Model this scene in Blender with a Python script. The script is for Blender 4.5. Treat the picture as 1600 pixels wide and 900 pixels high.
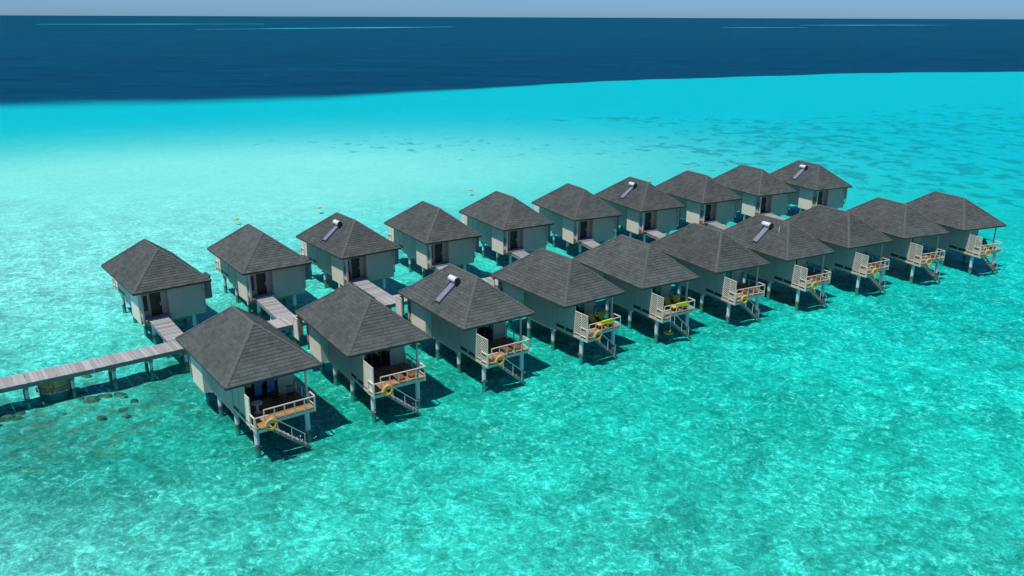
import bpy, bmesh, math, random
from mathutils import Vector, Matrix, noise as mnoise
random.seed(7)
R = math.radians
scene = bpy.context.scene
for o in list(bpy.data.objects):
    bpy.data.objects.remove(o)
col = scene.collection

# ------------------------------------------------------------------ camera
cam_d = bpy.data.cameras.new('camera')
cam = bpy.data.objects.new('camera', cam_d)
col.objects.link(cam)
cam_d.sensor_width = 36.0
cam_d.lens = 1299.0 / 1600 * 36
cam_d.clip_start = 0.5
cam_d.clip_end = 90000
PITCH, ROLL = R(18.0614), R(0.2226)
fw = Vector((0, math.cos(PITCH), -math.sin(PITCH)))
rt = Vector((1, 0, 0))
up = rt.cross(fw)
r2 = rt * math.cos(ROLL) + up * math.sin(ROLL)
u2 = -rt * math.sin(ROLL) + up * math.cos(ROLL)
M = Matrix((r2, u2, -fw)).transposed().to_4x4()
M.translation = (0, 0, 28.33)
cam.matrix_world = M
scene.camera = cam

# ------------------------------------------------------------------ sky and sun
SUN = Vector((-0.274, -0.285, 1.0)).normalized()
elev = math.asin(SUN.z)
azim = math.atan2(SUN.x, SUN.y)
world = bpy.data.worlds.new('World')
scene.world = world
world.use_nodes = True
wn, wl = world.node_tree.nodes, world.node_tree.links
wn.clear()
sky = wn.new('ShaderNodeTexSky')
sky.sky_type = 'NISHITA'
sky.sun_disc = False
sky.sun_elevation = elev
sky.sun_rotation = azim % (2 * math.pi)
sky.altitude = 1000
sky.air_density = 0.75
sky.dust_density = 1.1
sky.ozone_density = 10.0
bg = wn.new('ShaderNodeBackground')
bg.inputs[1].default_value = 0.1
wo = wn.new('ShaderNodeOutputWorld')
tint = wn.new('ShaderNodeMix')           # clean sea air: the same slight blue over the whole sky
tint.data_type = 'RGBA'; tint.blend_type = 'MULTIPLY'
tint.inputs[0].default_value = 1.0
tint.inputs[7].default_value = (.66, .90, 1.12, 1)
wl.new(sky.outputs[0], tint.inputs[6])
wl.new(tint.outputs[2], bg.inputs[0])
wl.new(bg.outputs[0], wo.inputs[0])
sun_d = bpy.data.lights.new('sun', 'SUN')
sun_d.energy = 4.3
sun_d.angle = R(1.2)
sun_d.color = (1.0, 0.965, 0.905)
sun = bpy.data.objects.new('sun', sun_d)
col.objects.link(sun)
sun.rotation_euler = (-SUN).to_track_quat('-Z', 'Y').to_euler()
sun.location = (0, 0, 60)
vs = scene.view_settings
vs.view_transform = 'Standard'
vs.look = 'None'
vs.gamma = 1
vs.use_curve_mapping = False
vs.exposure = 0.1
scene.cycles.transparent_max_bounces = 12
scene.cycles.max_bounces = 6
scene.cycles.diffuse_bounces = 2

# ------------------------------------------------------------------ node helpers
class NT:
    def __init__(s, name):
        s.m = bpy.data.materials.new(name)
        s.m.use_nodes = True
        s.n, s.l = s.m.node_tree.nodes, s.m.node_tree.links
        s.n.clear()
        s.out = s.n.new('ShaderNodeOutputMaterial')
    def node(s, t, **k):
        n = s.n.new(t)
        for a, b in k.items():
            setattr(n, a, b)
        return n
    def set(s, sock, v):
        if v is None:
            return
        if isinstance(v, bpy.types.NodeSocket):
            s.l.new(v, sock)
        else:
            sock.default_value = v
    def math(s, op, a, b=None, c=None, clamp=False):
        n = s.node('ShaderNodeMath', operation=op, use_clamp=clamp)
        s.set(n.inputs[0], a); s.set(n.inputs[1], b)
        if c is not None: s.set(n.inputs[2], c)
        return n.outputs[0]
    def mix(s, f, a, b, blend='MIX'):
        n = s.node('ShaderNodeMix', data_type='RGBA', blend_type=blend)
        s.set(n.inputs[0], f); s.set(n.inputs[6], a); s.set(n.inputs[7], b)
        return n.outputs[2]
    def noise(s, vec, scale, detail=4, rough=0.55, dist=0.0, typ=None):
        n = s.node('ShaderNodeTexNoise')
        if typ: n.noise_type = typ
        s.set(n.inputs['Vector'], vec)
        n.inputs['Scale'].default_value = scale
        n.inputs['Detail'].default_value = detail
        n.inputs['Roughness'].default_value = rough
        n.inputs['Distortion'].default_value = dist
        return n.outputs[0]
    def ramp(s, f, stops, interp='LINEAR'):
        n = s.node('ShaderNodeValToRGB')
        n.color_ramp.interpolation = interp
        e = n.color_ramp.elements
        while len(e) < len(stops): e.new(0.5)
        for i, (p, c) in enumerate(stops):
            e[i].position = p
            e[i].color = (c, c, c, 1) if isinstance(c, (int, float)) else (*c, 1)
        s.set(n.inputs[0], f)
        return n.outputs[0]
    def maprange(s, v, a, b, c=0, d=1):
        n = s.node('ShaderNodeMapRange')
        s.set(n.inputs[0], v)
        for i, x in enumerate((a, b, c, d)):
            n.inputs[i + 1].default_value = x
        return n.outputs[0]
    def mapping(s, vec, scale=(1, 1, 1), rot=(0, 0, 0)):
        n = s.node('ShaderNodeMapping')
        s.set(n.inputs[0], vec)
        n.inputs['Rotation'].default_value = rot
        n.inputs['Scale'].default_value = scale
        return n.outputs[0]
    def bump(s, h, strength, dist=0.02, normal=None):
        n = s.node('ShaderNodeBump')
        n.inputs['Strength'].default_value = strength
        n.inputs['Distance'].default_value = dist
        s.set(n.inputs['Height'], h)
        if normal is not None: s.set(n.inputs['Normal'], normal)
        return n.outputs[0]
    def pbsdf(s, color, rough=0.6, normal=None, metallic=0.0, spec=0.4):
        n = s.node('ShaderNodeBsdfPrincipled')
        s.set(n.inputs['Base Color'], color if isinstance(color, bpy.types.NodeSocket) else (*color, 1))
        s.set(n.inputs['Roughness'], rough)
        s.set(n.inputs['Metallic'], metallic)
        n.inputs['Specular IOR Level'].default_value = spec
        if normal is not None: s.set(n.inputs['Normal'], normal)
        s.l.new(n.outputs[0], s.out.inputs[0])
        return n
    def objco(s):
        return s.node('ShaderNodeTexCoord').outputs['Object']
    def pos(s):
        return s.node('ShaderNodeNewGeometry').outputs['Position']

def shade_mat(name, rgb, rough=0.65, var=0.12, nscale=6, rand=0.0, metallic=0.0, bump=0.0, spec=0.4, streak=False):
    t = NT(name)
    co = t.objco()
    if streak:
        co2 = t.mapping(co, (5, 5, 0.5))
    else:
        co2 = co
    n = t.noise(co2, nscale, 5, 0.6)
    f = t.maprange(n, 0.3, 0.7, 1 - var, 1 + var)
    if rand > 0:
        ri = t.node('ShaderNodeObjectInfo').outputs['Random']
        f = t.math('MULTIPLY', f, t.maprange(ri, 0, 1, 1 - rand, 1 + rand))
    c = t.mix(1.0, (*rgb, 1), f, 'MULTIPLY')
    nm = t.bump(t.noise(co, nscale * 4, 3), bump, 0.01) if bump else None
    t.pbsdf(c, rough, nm, metallic, spec)
    return t.m

MAT = {}
# roof shingles: tone differs from shingle to shingle, a little from house to house
t = NT('roof_shingle')
co = t.objco()
isl = t.node('ShaderNodeNewGeometry').outputs['Random Per Island']
oi = t.node('ShaderNodeObjectInfo').outputs['Random']
n1 = t.noise(co, .7, 4); n2 = t.noise(co, 7, 4, .7)
f = t.math('MULTIPLY', t.maprange(isl, 0, 1, 0.84, 1.20), t.maprange(n2, .3, .7, .78, 1.24))
f = t.math('MULTIPLY', f, t.maprange(n1, .3, .7, .84, 1.16))
f = t.math('MULTIPLY', f, t.maprange(oi, 0, 1, .86, 1.12))
c = t.mix(t.noise(co, 0.5, 3), (.059, .070, .067, 1), (.072, .081, .077, 1))
c = t.mix(1.0, c, f, 'MULTIPLY')
t.pbsdf(c, 0.85, t.bump(t.noise(co, 60, 2), 0.3, 0.01), spec=0.25)
MAT['shingle'] = t.m
MAT['cap'] = shade_mat('roof_cap', (.092, .100, .095), .85, .18, 5, .05, spec=.25)
MAT['fascia'] = shade_mat('dark_fascia', (.05, .056, .055), .6, .1, 3)
MAT['soffit'] = shade_mat('soffit_board', (.30, .28, .25), .8, .08, 2)

# painted cladding: lap boards as fine relief, faint run-off streaks
def cladding(name, rgb, pitch=0.16, vert=False, relief=0.35):
    t = NT(name)
    co = t.objco()
    sx = t.node('ShaderNodeSeparateXYZ'); t.l.new(co, sx.inputs[0])
    a = sx.outputs[2]
    w = t.math('FRACT', t.math('DIVIDE', a, pitch))
    n = t.noise(t.mapping(co, (3, 3, .45)), 2.2, 5, .6)
    n2 = t.noise(co, 1.0, 3)
    oi = t.node('ShaderNodeObjectInfo').outputs['Random']
    f = t.math('MULTIPLY', t.maprange(n, .3, .7, .93, 1.05), t.maprange(n2, .3, .7, .95, 1.04))
    f = t.math('MULTIPLY', f, t.maprange(oi, 0, 1, .97, 1.03))
    f = t.math('MULTIPLY', f, t.maprange(w, 0.0, 0.1, .86, 1.0))
    c = t.mix(1.0, (*rgb, 1), f, 'MULTIPLY')
    t.pbsdf(c, .6, t.bump(w, relief, .02), spec=.35)
    return t.m
MAT['wall'] = cladding('painted_wall', (.53, .42, .35))
MAT['panel'] = cladding('painted_panel', (.80, .69, .565), .16, relief=.15)
MAT['trim'] = shade_mat('cream_trim', (.62, .55, .455), .55, .1, 4, .04)
MAT['post'] = None
t = NT('concrete_post')
co = t.objco(); ps = t.pos()
sx = t.node('ShaderNodeSeparateXYZ'); t.l.new(ps, sx.inputs[0])
n = t.noise(ps, 2.5, 5, .65)
zz = t.math('ADD', sx.outputs[2], t.maprange(n, .3, .7, -.16, .16))
k = t.maprange(zz, .04, .20)
c = t.mix(k, t.mix(t.maprange(zz, -.42, -.16), (.01, .36, .30, 1), (.13, .15, .09, 1)), t.mix(t.noise(t.mapping(co, (4, 4, .6)), 3, 4), (.50, .52, .50, 1), (.68, .70, .69, 1)))
t.pbsdf(c, .75, t.bump(t.noise(ps, 30, 3), .3, .01))
MAT['post'] = t.m

# weathered boardwalk planks
t = NT('weathered_plank')
co = t.objco()
oi = t.node('ShaderNodeObjectInfo').outputs['Random']
isl = t.node('ShaderNodeNewGeometry').outputs['Random Per Island']
rnd = t.math('FRACT', t.math('ADD', oi, isl))
g = t.noise(t.mapping(co, (14, 1.2, 6)), 2, 5, .6)
c = t.mix(rnd, (.265, .258, .25, 1), (.40, .392, .38, 1))
c = t.mix(1.0, c, t.maprange(g, .3, .7, .78, 1.16), 'MULTIPLY')
t.pbsdf(c, .85, t.bump(g, .4, .01), spec=.2)
MAT['plank'] = t.m
MAT['beam'] = shade_mat('weathered_beam', (.25, .225, .21), .85, .2, 3, .1, bump=.3, spec=.2)
# deck boards in warm hardwood
t = NT('hardwood_board')
co = t.objco()
isl = t.node('ShaderNodeNewGeometry').outputs['Random Per Island']
g = t.noise(t.mapping(co, (1.2, 14, 6)), 2, 5, .6)
c = t.mix(isl, (.27, .12, .042, 1), (.43, .22, .085, 1))
c = t.mix(1.0, c, t.maprange(g, .3, .7, .75, 1.15), 'MULTIPLY')
t.pbsdf(c, .7, t.bump(g, .3, .01), spec=.3)
MAT['deck'] = t.m
MAT['teak'] = shade_mat('oiled_teak', (.22, .085, .035), .6, .25, 8, .2)
MAT['door'] = shade_mat('dark_door', (.035, .024, .018), .45, .25, 3, 0)
MAT['dark'] = shade_mat('dark_frame', (.03, .032, .034), .5, .1, 4)
MAT['inner'] = shade_mat('room_wall', (.42, .38, .32), .8, .06, 2)
MAT['steel'] = shade_mat('brushed_steel', (.72, .74, .76), .3, .06, 5, 0, metallic=.85)
MAT['boxwood'] = shade_mat('dull_grey_board', (.20, .18, .165), .8, .1, 3)
MAT['white'] = shade_mat('white_enamel', (.64, .65, .65), .4, .05, 4)
MAT['ring'] = shade_mat('life_ring_orange', (.84, .36, .012), .5, .12, 4, .06)
MAT['rope'] = shade_mat('pale_rope', (.55, .50, .42), .9, .15, 12)
MAT['yellow'] = shade_mat('yellow_cushion', (.55, .40, .015), .85, .12, 5)
MAT['olive'] = shade_mat('olive_cushion', (.16, .17, .03), .85, .12, 5)
MAT['towel'] = shade_mat('yellow_towel', (.78, .58, .02), .9, .1, 8)
MAT['blue'] = shade_mat('blue_cloth', (.06, .17, .36), .9, .2, 6)
MAT['curtain'] = shade_mat('grey_blue_curtain', (.18, .24, .33), .9, .2, 6, .2)
MAT['float'] = shade_mat('orange_float', (.62, .36, .10), .55, .15, 4)
MAT['red'] = shade_mat('red_enamel', (.45, .03, .02), .4, .1, 4)
MAT['rust'] = None
t = NT('rusted_steel')
ps = t.pos(); sx = t.node('ShaderNodeSeparateXYZ'); t.l.new(ps, sx.inputs[0])
n = t.noise(t.mapping(ps, (1.6, 1.6, .5)), 1.6, 6, .65)
c = t.ramp(n, [(.30, (.09, .06, .03)), (.42, (.30, .16, .05)), (.52, (.52, .33, .12)), (.62, (.40, .38, .32)), (.75, (.14, .11, .06))])
c = t.mix(t.maprange(sx.outputs[2], -.15, .08), (.010, .20, .16, 1), c)
t.pbsdf(c, .85, t.bump(n, .5, .05), spec=.2)
MAT['rust'] = t.m
# collector glass and window panes
t = NT('collector_glass')
t.pbsdf((.20, .225, .28), .15, spec=.9)
MAT['collector'] = t.m
t = NT('window_glass')
gl = t.node('ShaderNodeBsdfGlossy'); gl.inputs['Roughness'].default_value = .03
gl.inputs['Color'].default_value = (.9, .95, 1, 1)
tr = t.node('ShaderNodeBsdfTransparent'); tr.inputs[0].default_value = (.55, .62, .66, 1)
fr = t.node('ShaderNodeFresnel'); fr.inputs[0].default_value = 1.5
mx = t.node('ShaderNodeMixShader')
t.l.new(t.math('ADD', fr.outputs[0], .06), mx.inputs[0]); t.l.new(tr.outputs[0], mx.inputs[1]); t.l.new(gl.outputs[0], mx.inputs[2])
t.l.new(mx.outputs[0], t.out.inputs[0])
MAT['glass'] = t.m
MAT['foam'] = shade_mat('white_foam', (.80, .84, .84), .9, .08, 20)

# ------------------------------------------------------------------ mesh helpers
SG = 1          # +1 front row plan, -1 mirrored plan (entrance towards the viewer)
CU, CV = 5.675, 3.5
def L(u, v, z):
    return ((u + CU) * SG, v - CV, z)
def ident(x, y, z):
    return (x, y, z)
class MB:
    def __init__(s, T=None):
        s.v, s.f = [], []
        s.T = T or L
        s.flip = (T is None and SG < 0)
    def add(s, vs, fs):
        b = len(s.v)
        s.v += [s.T(*p) for p in vs]
        s.f += [tuple(b + i for i in (reversed(f) if s.flip else f)) for f in fs]
        return s
    def box(s, a0, a1, b0, b1, z0, z1):
        vs = [(a0, b0, z0), (a1, b0, z0), (a1, b1, z0), (a0, b1, z0), (a0, b0, z1), (a1, b0, z1), (a1, b1, z1), (a0, b1, z1)]
        return s.add(vs, [(3, 2, 1, 0), (4, 5, 6, 7), (0, 1, 5, 4), (1, 2, 6, 5), (2, 3, 7, 6), (3, 0, 4, 7)])
    def hexa(s, p):      # eight corners, bottom ring then top ring
        return s.add(p, [(3, 2, 1, 0), (4, 5, 6, 7), (0, 1, 5, 4), (1, 2, 6, 5), (2, 3, 7, 6), (3, 0, 4, 7)])
    def bar(s, p, q, w, h=None):
        h = h or w
        p, q = Vector(p), Vector(q)
        d = (q - p).normalized()
        side = d.cross(Vector((0, 0, 1)))
        side = side.normalized() if side.length > 1e-4 else Vector((1, 0, 0))
        upv = side.cross(d).normalized()
        a, b = side * w / 2, upv * h / 2
        return s.hexa([tuple(x) for x in (p - a - b, p + a - b, q + a - b, q - a - b, p - a + b, p + a + b, q + a + b, q - a + b)])
    def cyl(s, p, q, r0, r1=None, n=12, caps=True):
        r1 = r0 if r1 is None else r1
        p, q = Vector(p), Vector(q)
        d = (q - p).normalized()
        a = d.orthogonal().normalized(); b = d.cross(a)
        vs = []
        for c, r in ((p, r0), (q, r1)):
            for i in range(n):
                t = 2 * math.pi * i / n
                vs.append(tuple(c + a * math.cos(t) * r + b * math.sin(t) * r))
        fs = [(i, (i + 1) % n, n + (i + 1) % n, n + i) for i in range(n)]
        if caps: fs += [tuple(reversed(range(n))), tuple(range(n, 2 * n))]
        return s.add(vs, fs)
    def tube(s, pts, r, n=6):
        for p, q in zip(pts, pts[1:]): s.cyl(p, q, r, r, n)
        return s
    def torus(s, c, ax, R_, r, N=28, n=10, a0=0, a1=2 * math.pi):
        c = Vector(c); ax = Vector(ax).normalized(); a = ax.orthogonal().normalized(); b = ax.cross(a)
        full = abs(a1 - a0 - 2 * math.pi) < 1e-6
        m = N if full else N + 1
        vs = []
        for i in range(m):
            t = a0 + (a1 - a0) * i / N
            d = a * math.cos(t) + b * math.sin(t)
            for j in range(n):
                w = 2 * math.pi * j / n
                vs.append(tuple(c + d * (R_ + r * math.cos(w)) + ax * r * math.sin(w)))
        fs = []
        for i in range(N):
            i2 = (i + 1) % m
            for j in range(n):
                fs.append((i * n + j, i2 * n + j, i2 * n + (j + 1) % n, i * n + (j + 1) % n))
        return s.add(vs, fs)
    def build(s, name, mat, parent=None, smooth=False, stuff=False, bevel=0.0):
        me = bpy.data.meshes.new(name)
        me.from_pydata(s.v, [], s.f)
        if bevel:
            bm = bmesh.new(); bm.from_mesh(me)
            bmesh.ops.bevel(bm, geom=bm.edges[:] , offset=bevel, segments=1, affect='EDGES')
            bm.to_mesh(me); bm.free()
        me.materials.append(mat)
        if smooth:
            me.polygons.foreach_set('use_smooth', [True] * len(me.polygons))
            try:
                me.set_sharp_from_angle(angle=R(40))
            except Exception:
                pass
        me.update()
        o = bpy.data.objects.new(name, me)
        col.objects.link(o)
        o.parent = parent
        if stuff: o['kind'] = 'stuff'
        return o
def empty(name, loc=(0, 0, 0), rz=0.0):
    e = bpy.data.objects.new(name, None)
    e.empty_display_size = 0.3
    e.location = loc
    e.rotation_euler = (0, 0, rz)
    col.objects.link(e)
    return e
def tag(o, label=None, cat=None, group=None, kind=None):
    if label: o['label'] = label
    if cat: o['category'] = cat
    if group: o['group'] = group
    if kind: o['kind'] = kind
    return o
def kids(o):
    return [c for c in ALLC.get(o, [])]
def copy_tree(o, parent=None):
    c = o.copy()
    col.objects.link(c)
    c.parent = parent
    for ch in list(o.children):
        copy_tree(ch, c)
    return c

# ------------------------------------------------------------------ where things stand (world metres)
FRONT = [(-19.74, 57.36, -53.2), (-12.18, 63.03, -57.1), (-4.17, 68.62, -55.7), (4.07, 74.15, -54.3), (12.11, 79.31, -59.8),
         (20.38, 84.40, -62.3), (28.54, 88.76, -60.7), (36.89, 93.68, -61.7), (45.46, 97.97, -67.6), (54.28, 101.82, -68.0)]
BACK = [(-34.64, 77.06, -51.9), (-26.48, 83.34, -54.3), (-18.22, 88.86, -52.5), (-9.48, 94.95, -58.3), (-0.91, 101.08, -59.4),
        (8.25, 106.23, -64.1), (17.06, 111.19, -63.3), (25.96, 116.26, -62.0), (35.09, 121.39, -63.0), (44.79, 125.54, -65.2)]
def uv(yaw):
    a = R(yaw)
    return Vector((math.cos(a), math.sin(a), 0)), Vector((-math.sin(a), math.cos(a), 0))

# ------------------------------------------------------------------ seabed
EDGE = [(-900, 60), (-330, 247), (-180.8, 298.8), (-141.7, 312.4), (-98.9, 327.3), (-76.6, 338.1), (-0.4, 391.6), (48.1, 431.9),
        (122, 468.3), (205.4, 501.8), (312.1, 524.3), (520, 545), (1200, 520)]
def edge_y(x):
    if x <= EDGE[0][0]: return EDGE[0][1]
    for (x0, y0), (x1, y1) in zip(EDGE, EDGE[1:]):
        if x <= x1: return y0 + (y1 - y0) * (x - x0) / (x1 - x0)
    return EDGE[-1][1]
def sstep(a, b, x):
    t = max(0.0, min(1.0, (x - a) / (b - a)))
    return t * t * (3 - 2 * t)
def lerp3(a, b, t):
    return tuple(p + (q - p) * t for p, q in zip(a, b))
def gauss(x, y, cx, cy, sx, sy, rot=0):
    c, s = math.cos(R(rot)), math.sin(R(rot))
    dx, dy = x - cx, y - cy
    a, b = dx * c + dy * s, -dx * s + dy * c
    return math.exp(-(a / sx) ** 2 - (b / sy) ** 2)
C_NEAR = (.008, .515, .395)
C_MID = (.000, .525, .45)
C_FAR = (.000, .455, .51)
C_PALE = (.25, .73, .64)
C_DEEP = (.000, .052, .108)
def bed(x, y):
    d = edge_y(x) - y + 2 * math.sin(x * .031 + 1) + 1.2 * math.sin(x * .11)
    hw = 8 + 20 * sstep(60, -120, x)
    deep = 1 - sstep(-hw, hw, d + 2.5 * mnoise.noise((x * .06, y * .06, 1.0)))
    if y < -250 or abs(x) > 1100: deep = max(deep, sstep(-250, -500, y), sstep(1100, 1500, abs(x)))
    c = lerp3(C_NEAR, C_MID, sstep(50, 95, y))
    c = lerp3(c, C_FAR, sstep(105, 230, y + x * .25))
    pale = 1.1 * gauss(x, y, -76, 146, 78, 54, 34) + .6 * gauss(x, y, -62, 92, 34, 36, 0) + .32 * gauss(x, y, -5, 170, 60, 45, 35) + .5 * gauss(x, y, -33, 37, 15, 14) + .12 * gauss(x, y, 5, 36, 40, 14)
    pale *= sstep(18, 95, d)
    c = lerp3(c, C_PALE, min(.92, pale))
    sg = .55 * gauss(x, y, -24, 53, 18, 8, 32) + .5 * gauss(x, y, 12, 80, 62, 11, 33) + .45 * gauss(x, y, -22, 74, 16, 8, 36)
    c = lerp3(c, (.004, .27, .19), min(.75, sg))
    c = lerp3(c, lerp3(C_DEEP, (.0, .064, .120), sstep(20, 900, -d)), deep)
    z = -.88 - 1.1 * sstep(130, 260, y) - .7 * deep
    if -60 < x < 85 and 30 < y < 140:
        z += .24 * mnoise.noise((x * .55, y * .55, 3.0)) + .12 * mnoise.noise((x * 1.3, y * 1.3, 9.0))
    # where coral grows: far right field, a few far spots, the reef round the jetty
    coral = 1.0 * gauss(x, y, 150, 250, 130, 70, 48) + .85 * gauss(x, y, 75, 205, 55, 50, 30) + .72 * gauss(x, y, -28, 205, 42, 24) + .95 * gauss(x, y, 30, 262, 40, 12) + .6 * gauss(x, y, 100, 140, 40, 30)
    coral *= sstep(25, 80, d)
    reef = 1.15 * gauss(x, y, -37, 59, 15, 6.5, 32) + .75 * gauss(x, y, -31, 53, 14, 7, 30) + .25 * gauss(x, y, -22, 42, 16, 10)
    return z, c, min(1, coral), min(1, reef), deep, 1 - .85 * sstep(80, 145, y + .1 * x)
def axis(lo, hi, step, far_lo, far_hi, d0, d1, fine):
    a, x = [], lo
    while x <= hi: a.append(x); x += fine if d0 <= x < d1 else step
    s, x = step, lo
    pre = []
    while x > far_lo: s *= 1.35; x -= s; pre.append(x)
    s, x = step, a[-1]
    post = []
    while x < far_hi: s *= 1.35; x += s; post.append(x)
    return pre[::-1] + a + post
xs = axis(-240, 420, 3.2, -45000, 45000, -58, 78, .6)
ys = axis(-20, 600, 3.2, -8000, 60000, 34, 132, .6)
vv, cc, cr, rf, dp, nr = [], [], [], [], [], []
for y in ys:
    for x in xs:
        z, c, a, b, e, g = bed(x, y); nr.append(g)
        vv.append((x, y, z)); cc.append(c); cr.append(a); rf.append(b); dp.append(e)
nx = len(xs)
ff = [(j * nx + i, j * nx + i + 1, (j + 1) * nx + i + 1, (j + 1) * nx + i) for j in range(len(ys) - 1) for i in range(nx - 1)]
me = bpy.data.meshes.new('seabed')
me.from_pydata(vv, [], ff)
at = me.attributes.new('bed_colour', 'FLOAT_COLOR', 'POINT')
at.data.foreach_set('color', [k for c in cc for k in (*c, 1)])
for nm, arr in (('coral', cr), ('reef', rf), ('deep', dp), ('near', nr)):
    a_ = me.attributes.new(nm, 'FLOAT', 'POINT')
    a_.data.foreach_set('value', arr)
me.polygons.foreach_set('use_smooth', [True] * len(me.polygons))
t = NT('lagoon_bed')
ps = t.pos()
def attr(t, n, out='Fac'):
    a = t.node('ShaderNodeAttribute'); a.attribute_name = n
    return a.outputs[out]
basec = attr(t, 'bed_colour', 'Color'); coral = attr(t, 'coral'); reef = attr(t, 'reef'); deep = attr(t, 'deep')
shallow = t.math('MULTIPLY', t.math('SUBTRACT', 1.0, deep), attr(t, 'near'))
big = t.noise(ps, .045, 4, .55, .6)
med = t.noise(t.mapping(ps, (1, 1, 1)), .32, 5, .6, 1.2)
fine = t.noise(ps, 1.1, 4, .6, .8)
f = t.math('MULTIPLY', t.maprange(big, .3, .7, .84, 1.16), t.maprange(med, .28, .72, .72, 1.3))
f = t.math('MULTIPLY', f, t.maprange(fine, .3, .7, .84, 1.14))
f = t.math('ADD', t.math('MULTIPLY', t.math('SUBTRACT', f, 1.0), shallow), 1.0)
c = t.mix(1.0, basec, f, 'MULTIPLY')
# pale sand and rubble mottle, with rippled-light speckle painted into the colour
mot_lo = t.noise(ps, 1.0, 7, .74, 1.6)
mot_hi = t.noise(ps, 3.0, 5, .72, 1.4)
mot = t.math('ADD', t.math('MULTIPLY', mot_lo, .58), t.math('MULTIPLY', mot_hi, .42))
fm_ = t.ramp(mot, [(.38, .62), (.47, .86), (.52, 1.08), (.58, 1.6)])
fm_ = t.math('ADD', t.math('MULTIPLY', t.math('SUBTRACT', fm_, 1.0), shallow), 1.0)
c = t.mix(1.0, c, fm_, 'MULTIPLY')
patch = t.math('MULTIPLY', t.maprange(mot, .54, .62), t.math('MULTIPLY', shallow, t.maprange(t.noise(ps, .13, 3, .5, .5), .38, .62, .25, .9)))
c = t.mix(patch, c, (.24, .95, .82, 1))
# scattered dark coral on the flat
sp = t.noise(t.mapping(ps, (1, .8, 1)), .26, 5, .6, .4)
thr = t.math('SUBTRACT', .75, t.math('MULTIPLY', coral, .25))
m = t.math('MULTIPLY', t.maprange(t.math('SUBTRACT', sp, thr), 0, .07), t.math('MINIMUM', t.math('MULTIPLY', coral, 2.0), .56))
c = t.mix(m, c, (.004, .21, .22, 1))
# brown-green reef round the jetty
sp2 = t.noise(ps, .5, 7, .72, .8)
thr2 = t.math('SUBTRACT', .76, t.math('MULTIPLY', reef, .34))
m2 = t.math('MULTIPLY', t.maprange(t.math('SUBTRACT', sp2, thr2), 0, .2), .75)
c = t.mix(m2, c, t.mix(t.maprange(t.noise(ps, 1.1, 5, .7), .38, .62), (.008, .15, .105, 1), (.09, .19, .10, 1)))
dpn = t.noise(t.mapping(ps, (.018, .075, 1), (0, 0, R(-8))), 1.0, 7, .75, .6)  # light and dark ripple bands of the swell, painted into the deep colour
c = t.mix(1.0, c, t.math('ADD', t.math('MULTIPLY', t.maprange(dpn, .3, .7, -.42, .42), deep), 1.0), 'MULTIPLY')
n_ = t.bump(t.noise(ps, .9, 4, .6, 1.0), .5, .25)
bs = t.node('ShaderNodeBsdfDiffuse')
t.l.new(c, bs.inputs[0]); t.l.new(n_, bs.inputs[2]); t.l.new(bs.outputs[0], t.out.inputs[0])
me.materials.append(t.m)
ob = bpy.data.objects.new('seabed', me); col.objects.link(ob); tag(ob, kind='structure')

# broken coral and rock on the bottom by the jetty
t = NT('coral_rock')
ps = t.pos()
c = t.ramp(t.noise(ps, 2.2, 6, .7), [(.35, (.010, .10, .075)), (.5, (.05, .15, .095)), (.66, (.13, .21, .12))])
t.pbsdf(c, .95, t.bump(t.noise(ps, 6, 5, .7), .8, .08), spec=0)
MAT['coral'] = t.m
cb_v, cb_f = [], []
rg = random.Random(21)
for (cx, cy, n, sx_, sy_) in ((-33.0, 60.6, 9, 1.6, .5), (-39.8, 57.0, 14, 1.8, .9), (-38.5, 65.5, 5, 2.5, .8), (-29.5, 58.0, 4, 2.5, 1.2)):
    for _ in range(n):
        x0, y0 = rg.gauss(cx, sx_), rg.gauss(cy, sy_)
        r0, hgt = rg.uniform(.12, .55), rg.uniform(.06, .26)
        b0 = len(cb_v)
        zb = -.98
        K = 8
        for ring, (rr, zz_) in enumerate(((1.15, 0), (.85, .6), (.45, .92))):
            for k in range(K):
                an = 2 * math.pi * k / K + ring * .3
                q = r0 * rr * rg.uniform(.7, 1.25)
                cb_v.append((x0 + q * math.cos(an) * 1.3, y0 + q * math.sin(an), zb + .12 + hgt * zz_ * rg.uniform(.8, 1.2) - (.25 if ring == 0 else 0)))
        cb_v.append((x0, y0, zb + .12 + hgt))
        for ring in range(2):
            for k in range(K):
                cb_f.append((b0 + ring * K + k, b0 + ring * K + (k + 1) % K, b0 + (ring + 1) * K + (k + 1) % K, b0 + (ring + 1) * K + k))
        for k in range(K): cb_f.append((b0 + 2 * K + k, b0 + 2 * K + (k + 1) % K, b0 + 3 * K))
b_ = bpy.data.meshes.new('coral_rubble'); b_.from_pydata(cb_v, [], cb_f); b_.materials.append(t.m)
b_.polygons.foreach_set('use_smooth', [True] * len(b_.polygons))
o_ = bpy.data.objects.new('coral_rubble', b_); col.objects.link(o_)
o_['label'] = 'broken brown and olive coral under water beside the jetty'; o_['category'] = 'coral'; o_['kind'] = 'stuff'

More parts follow.
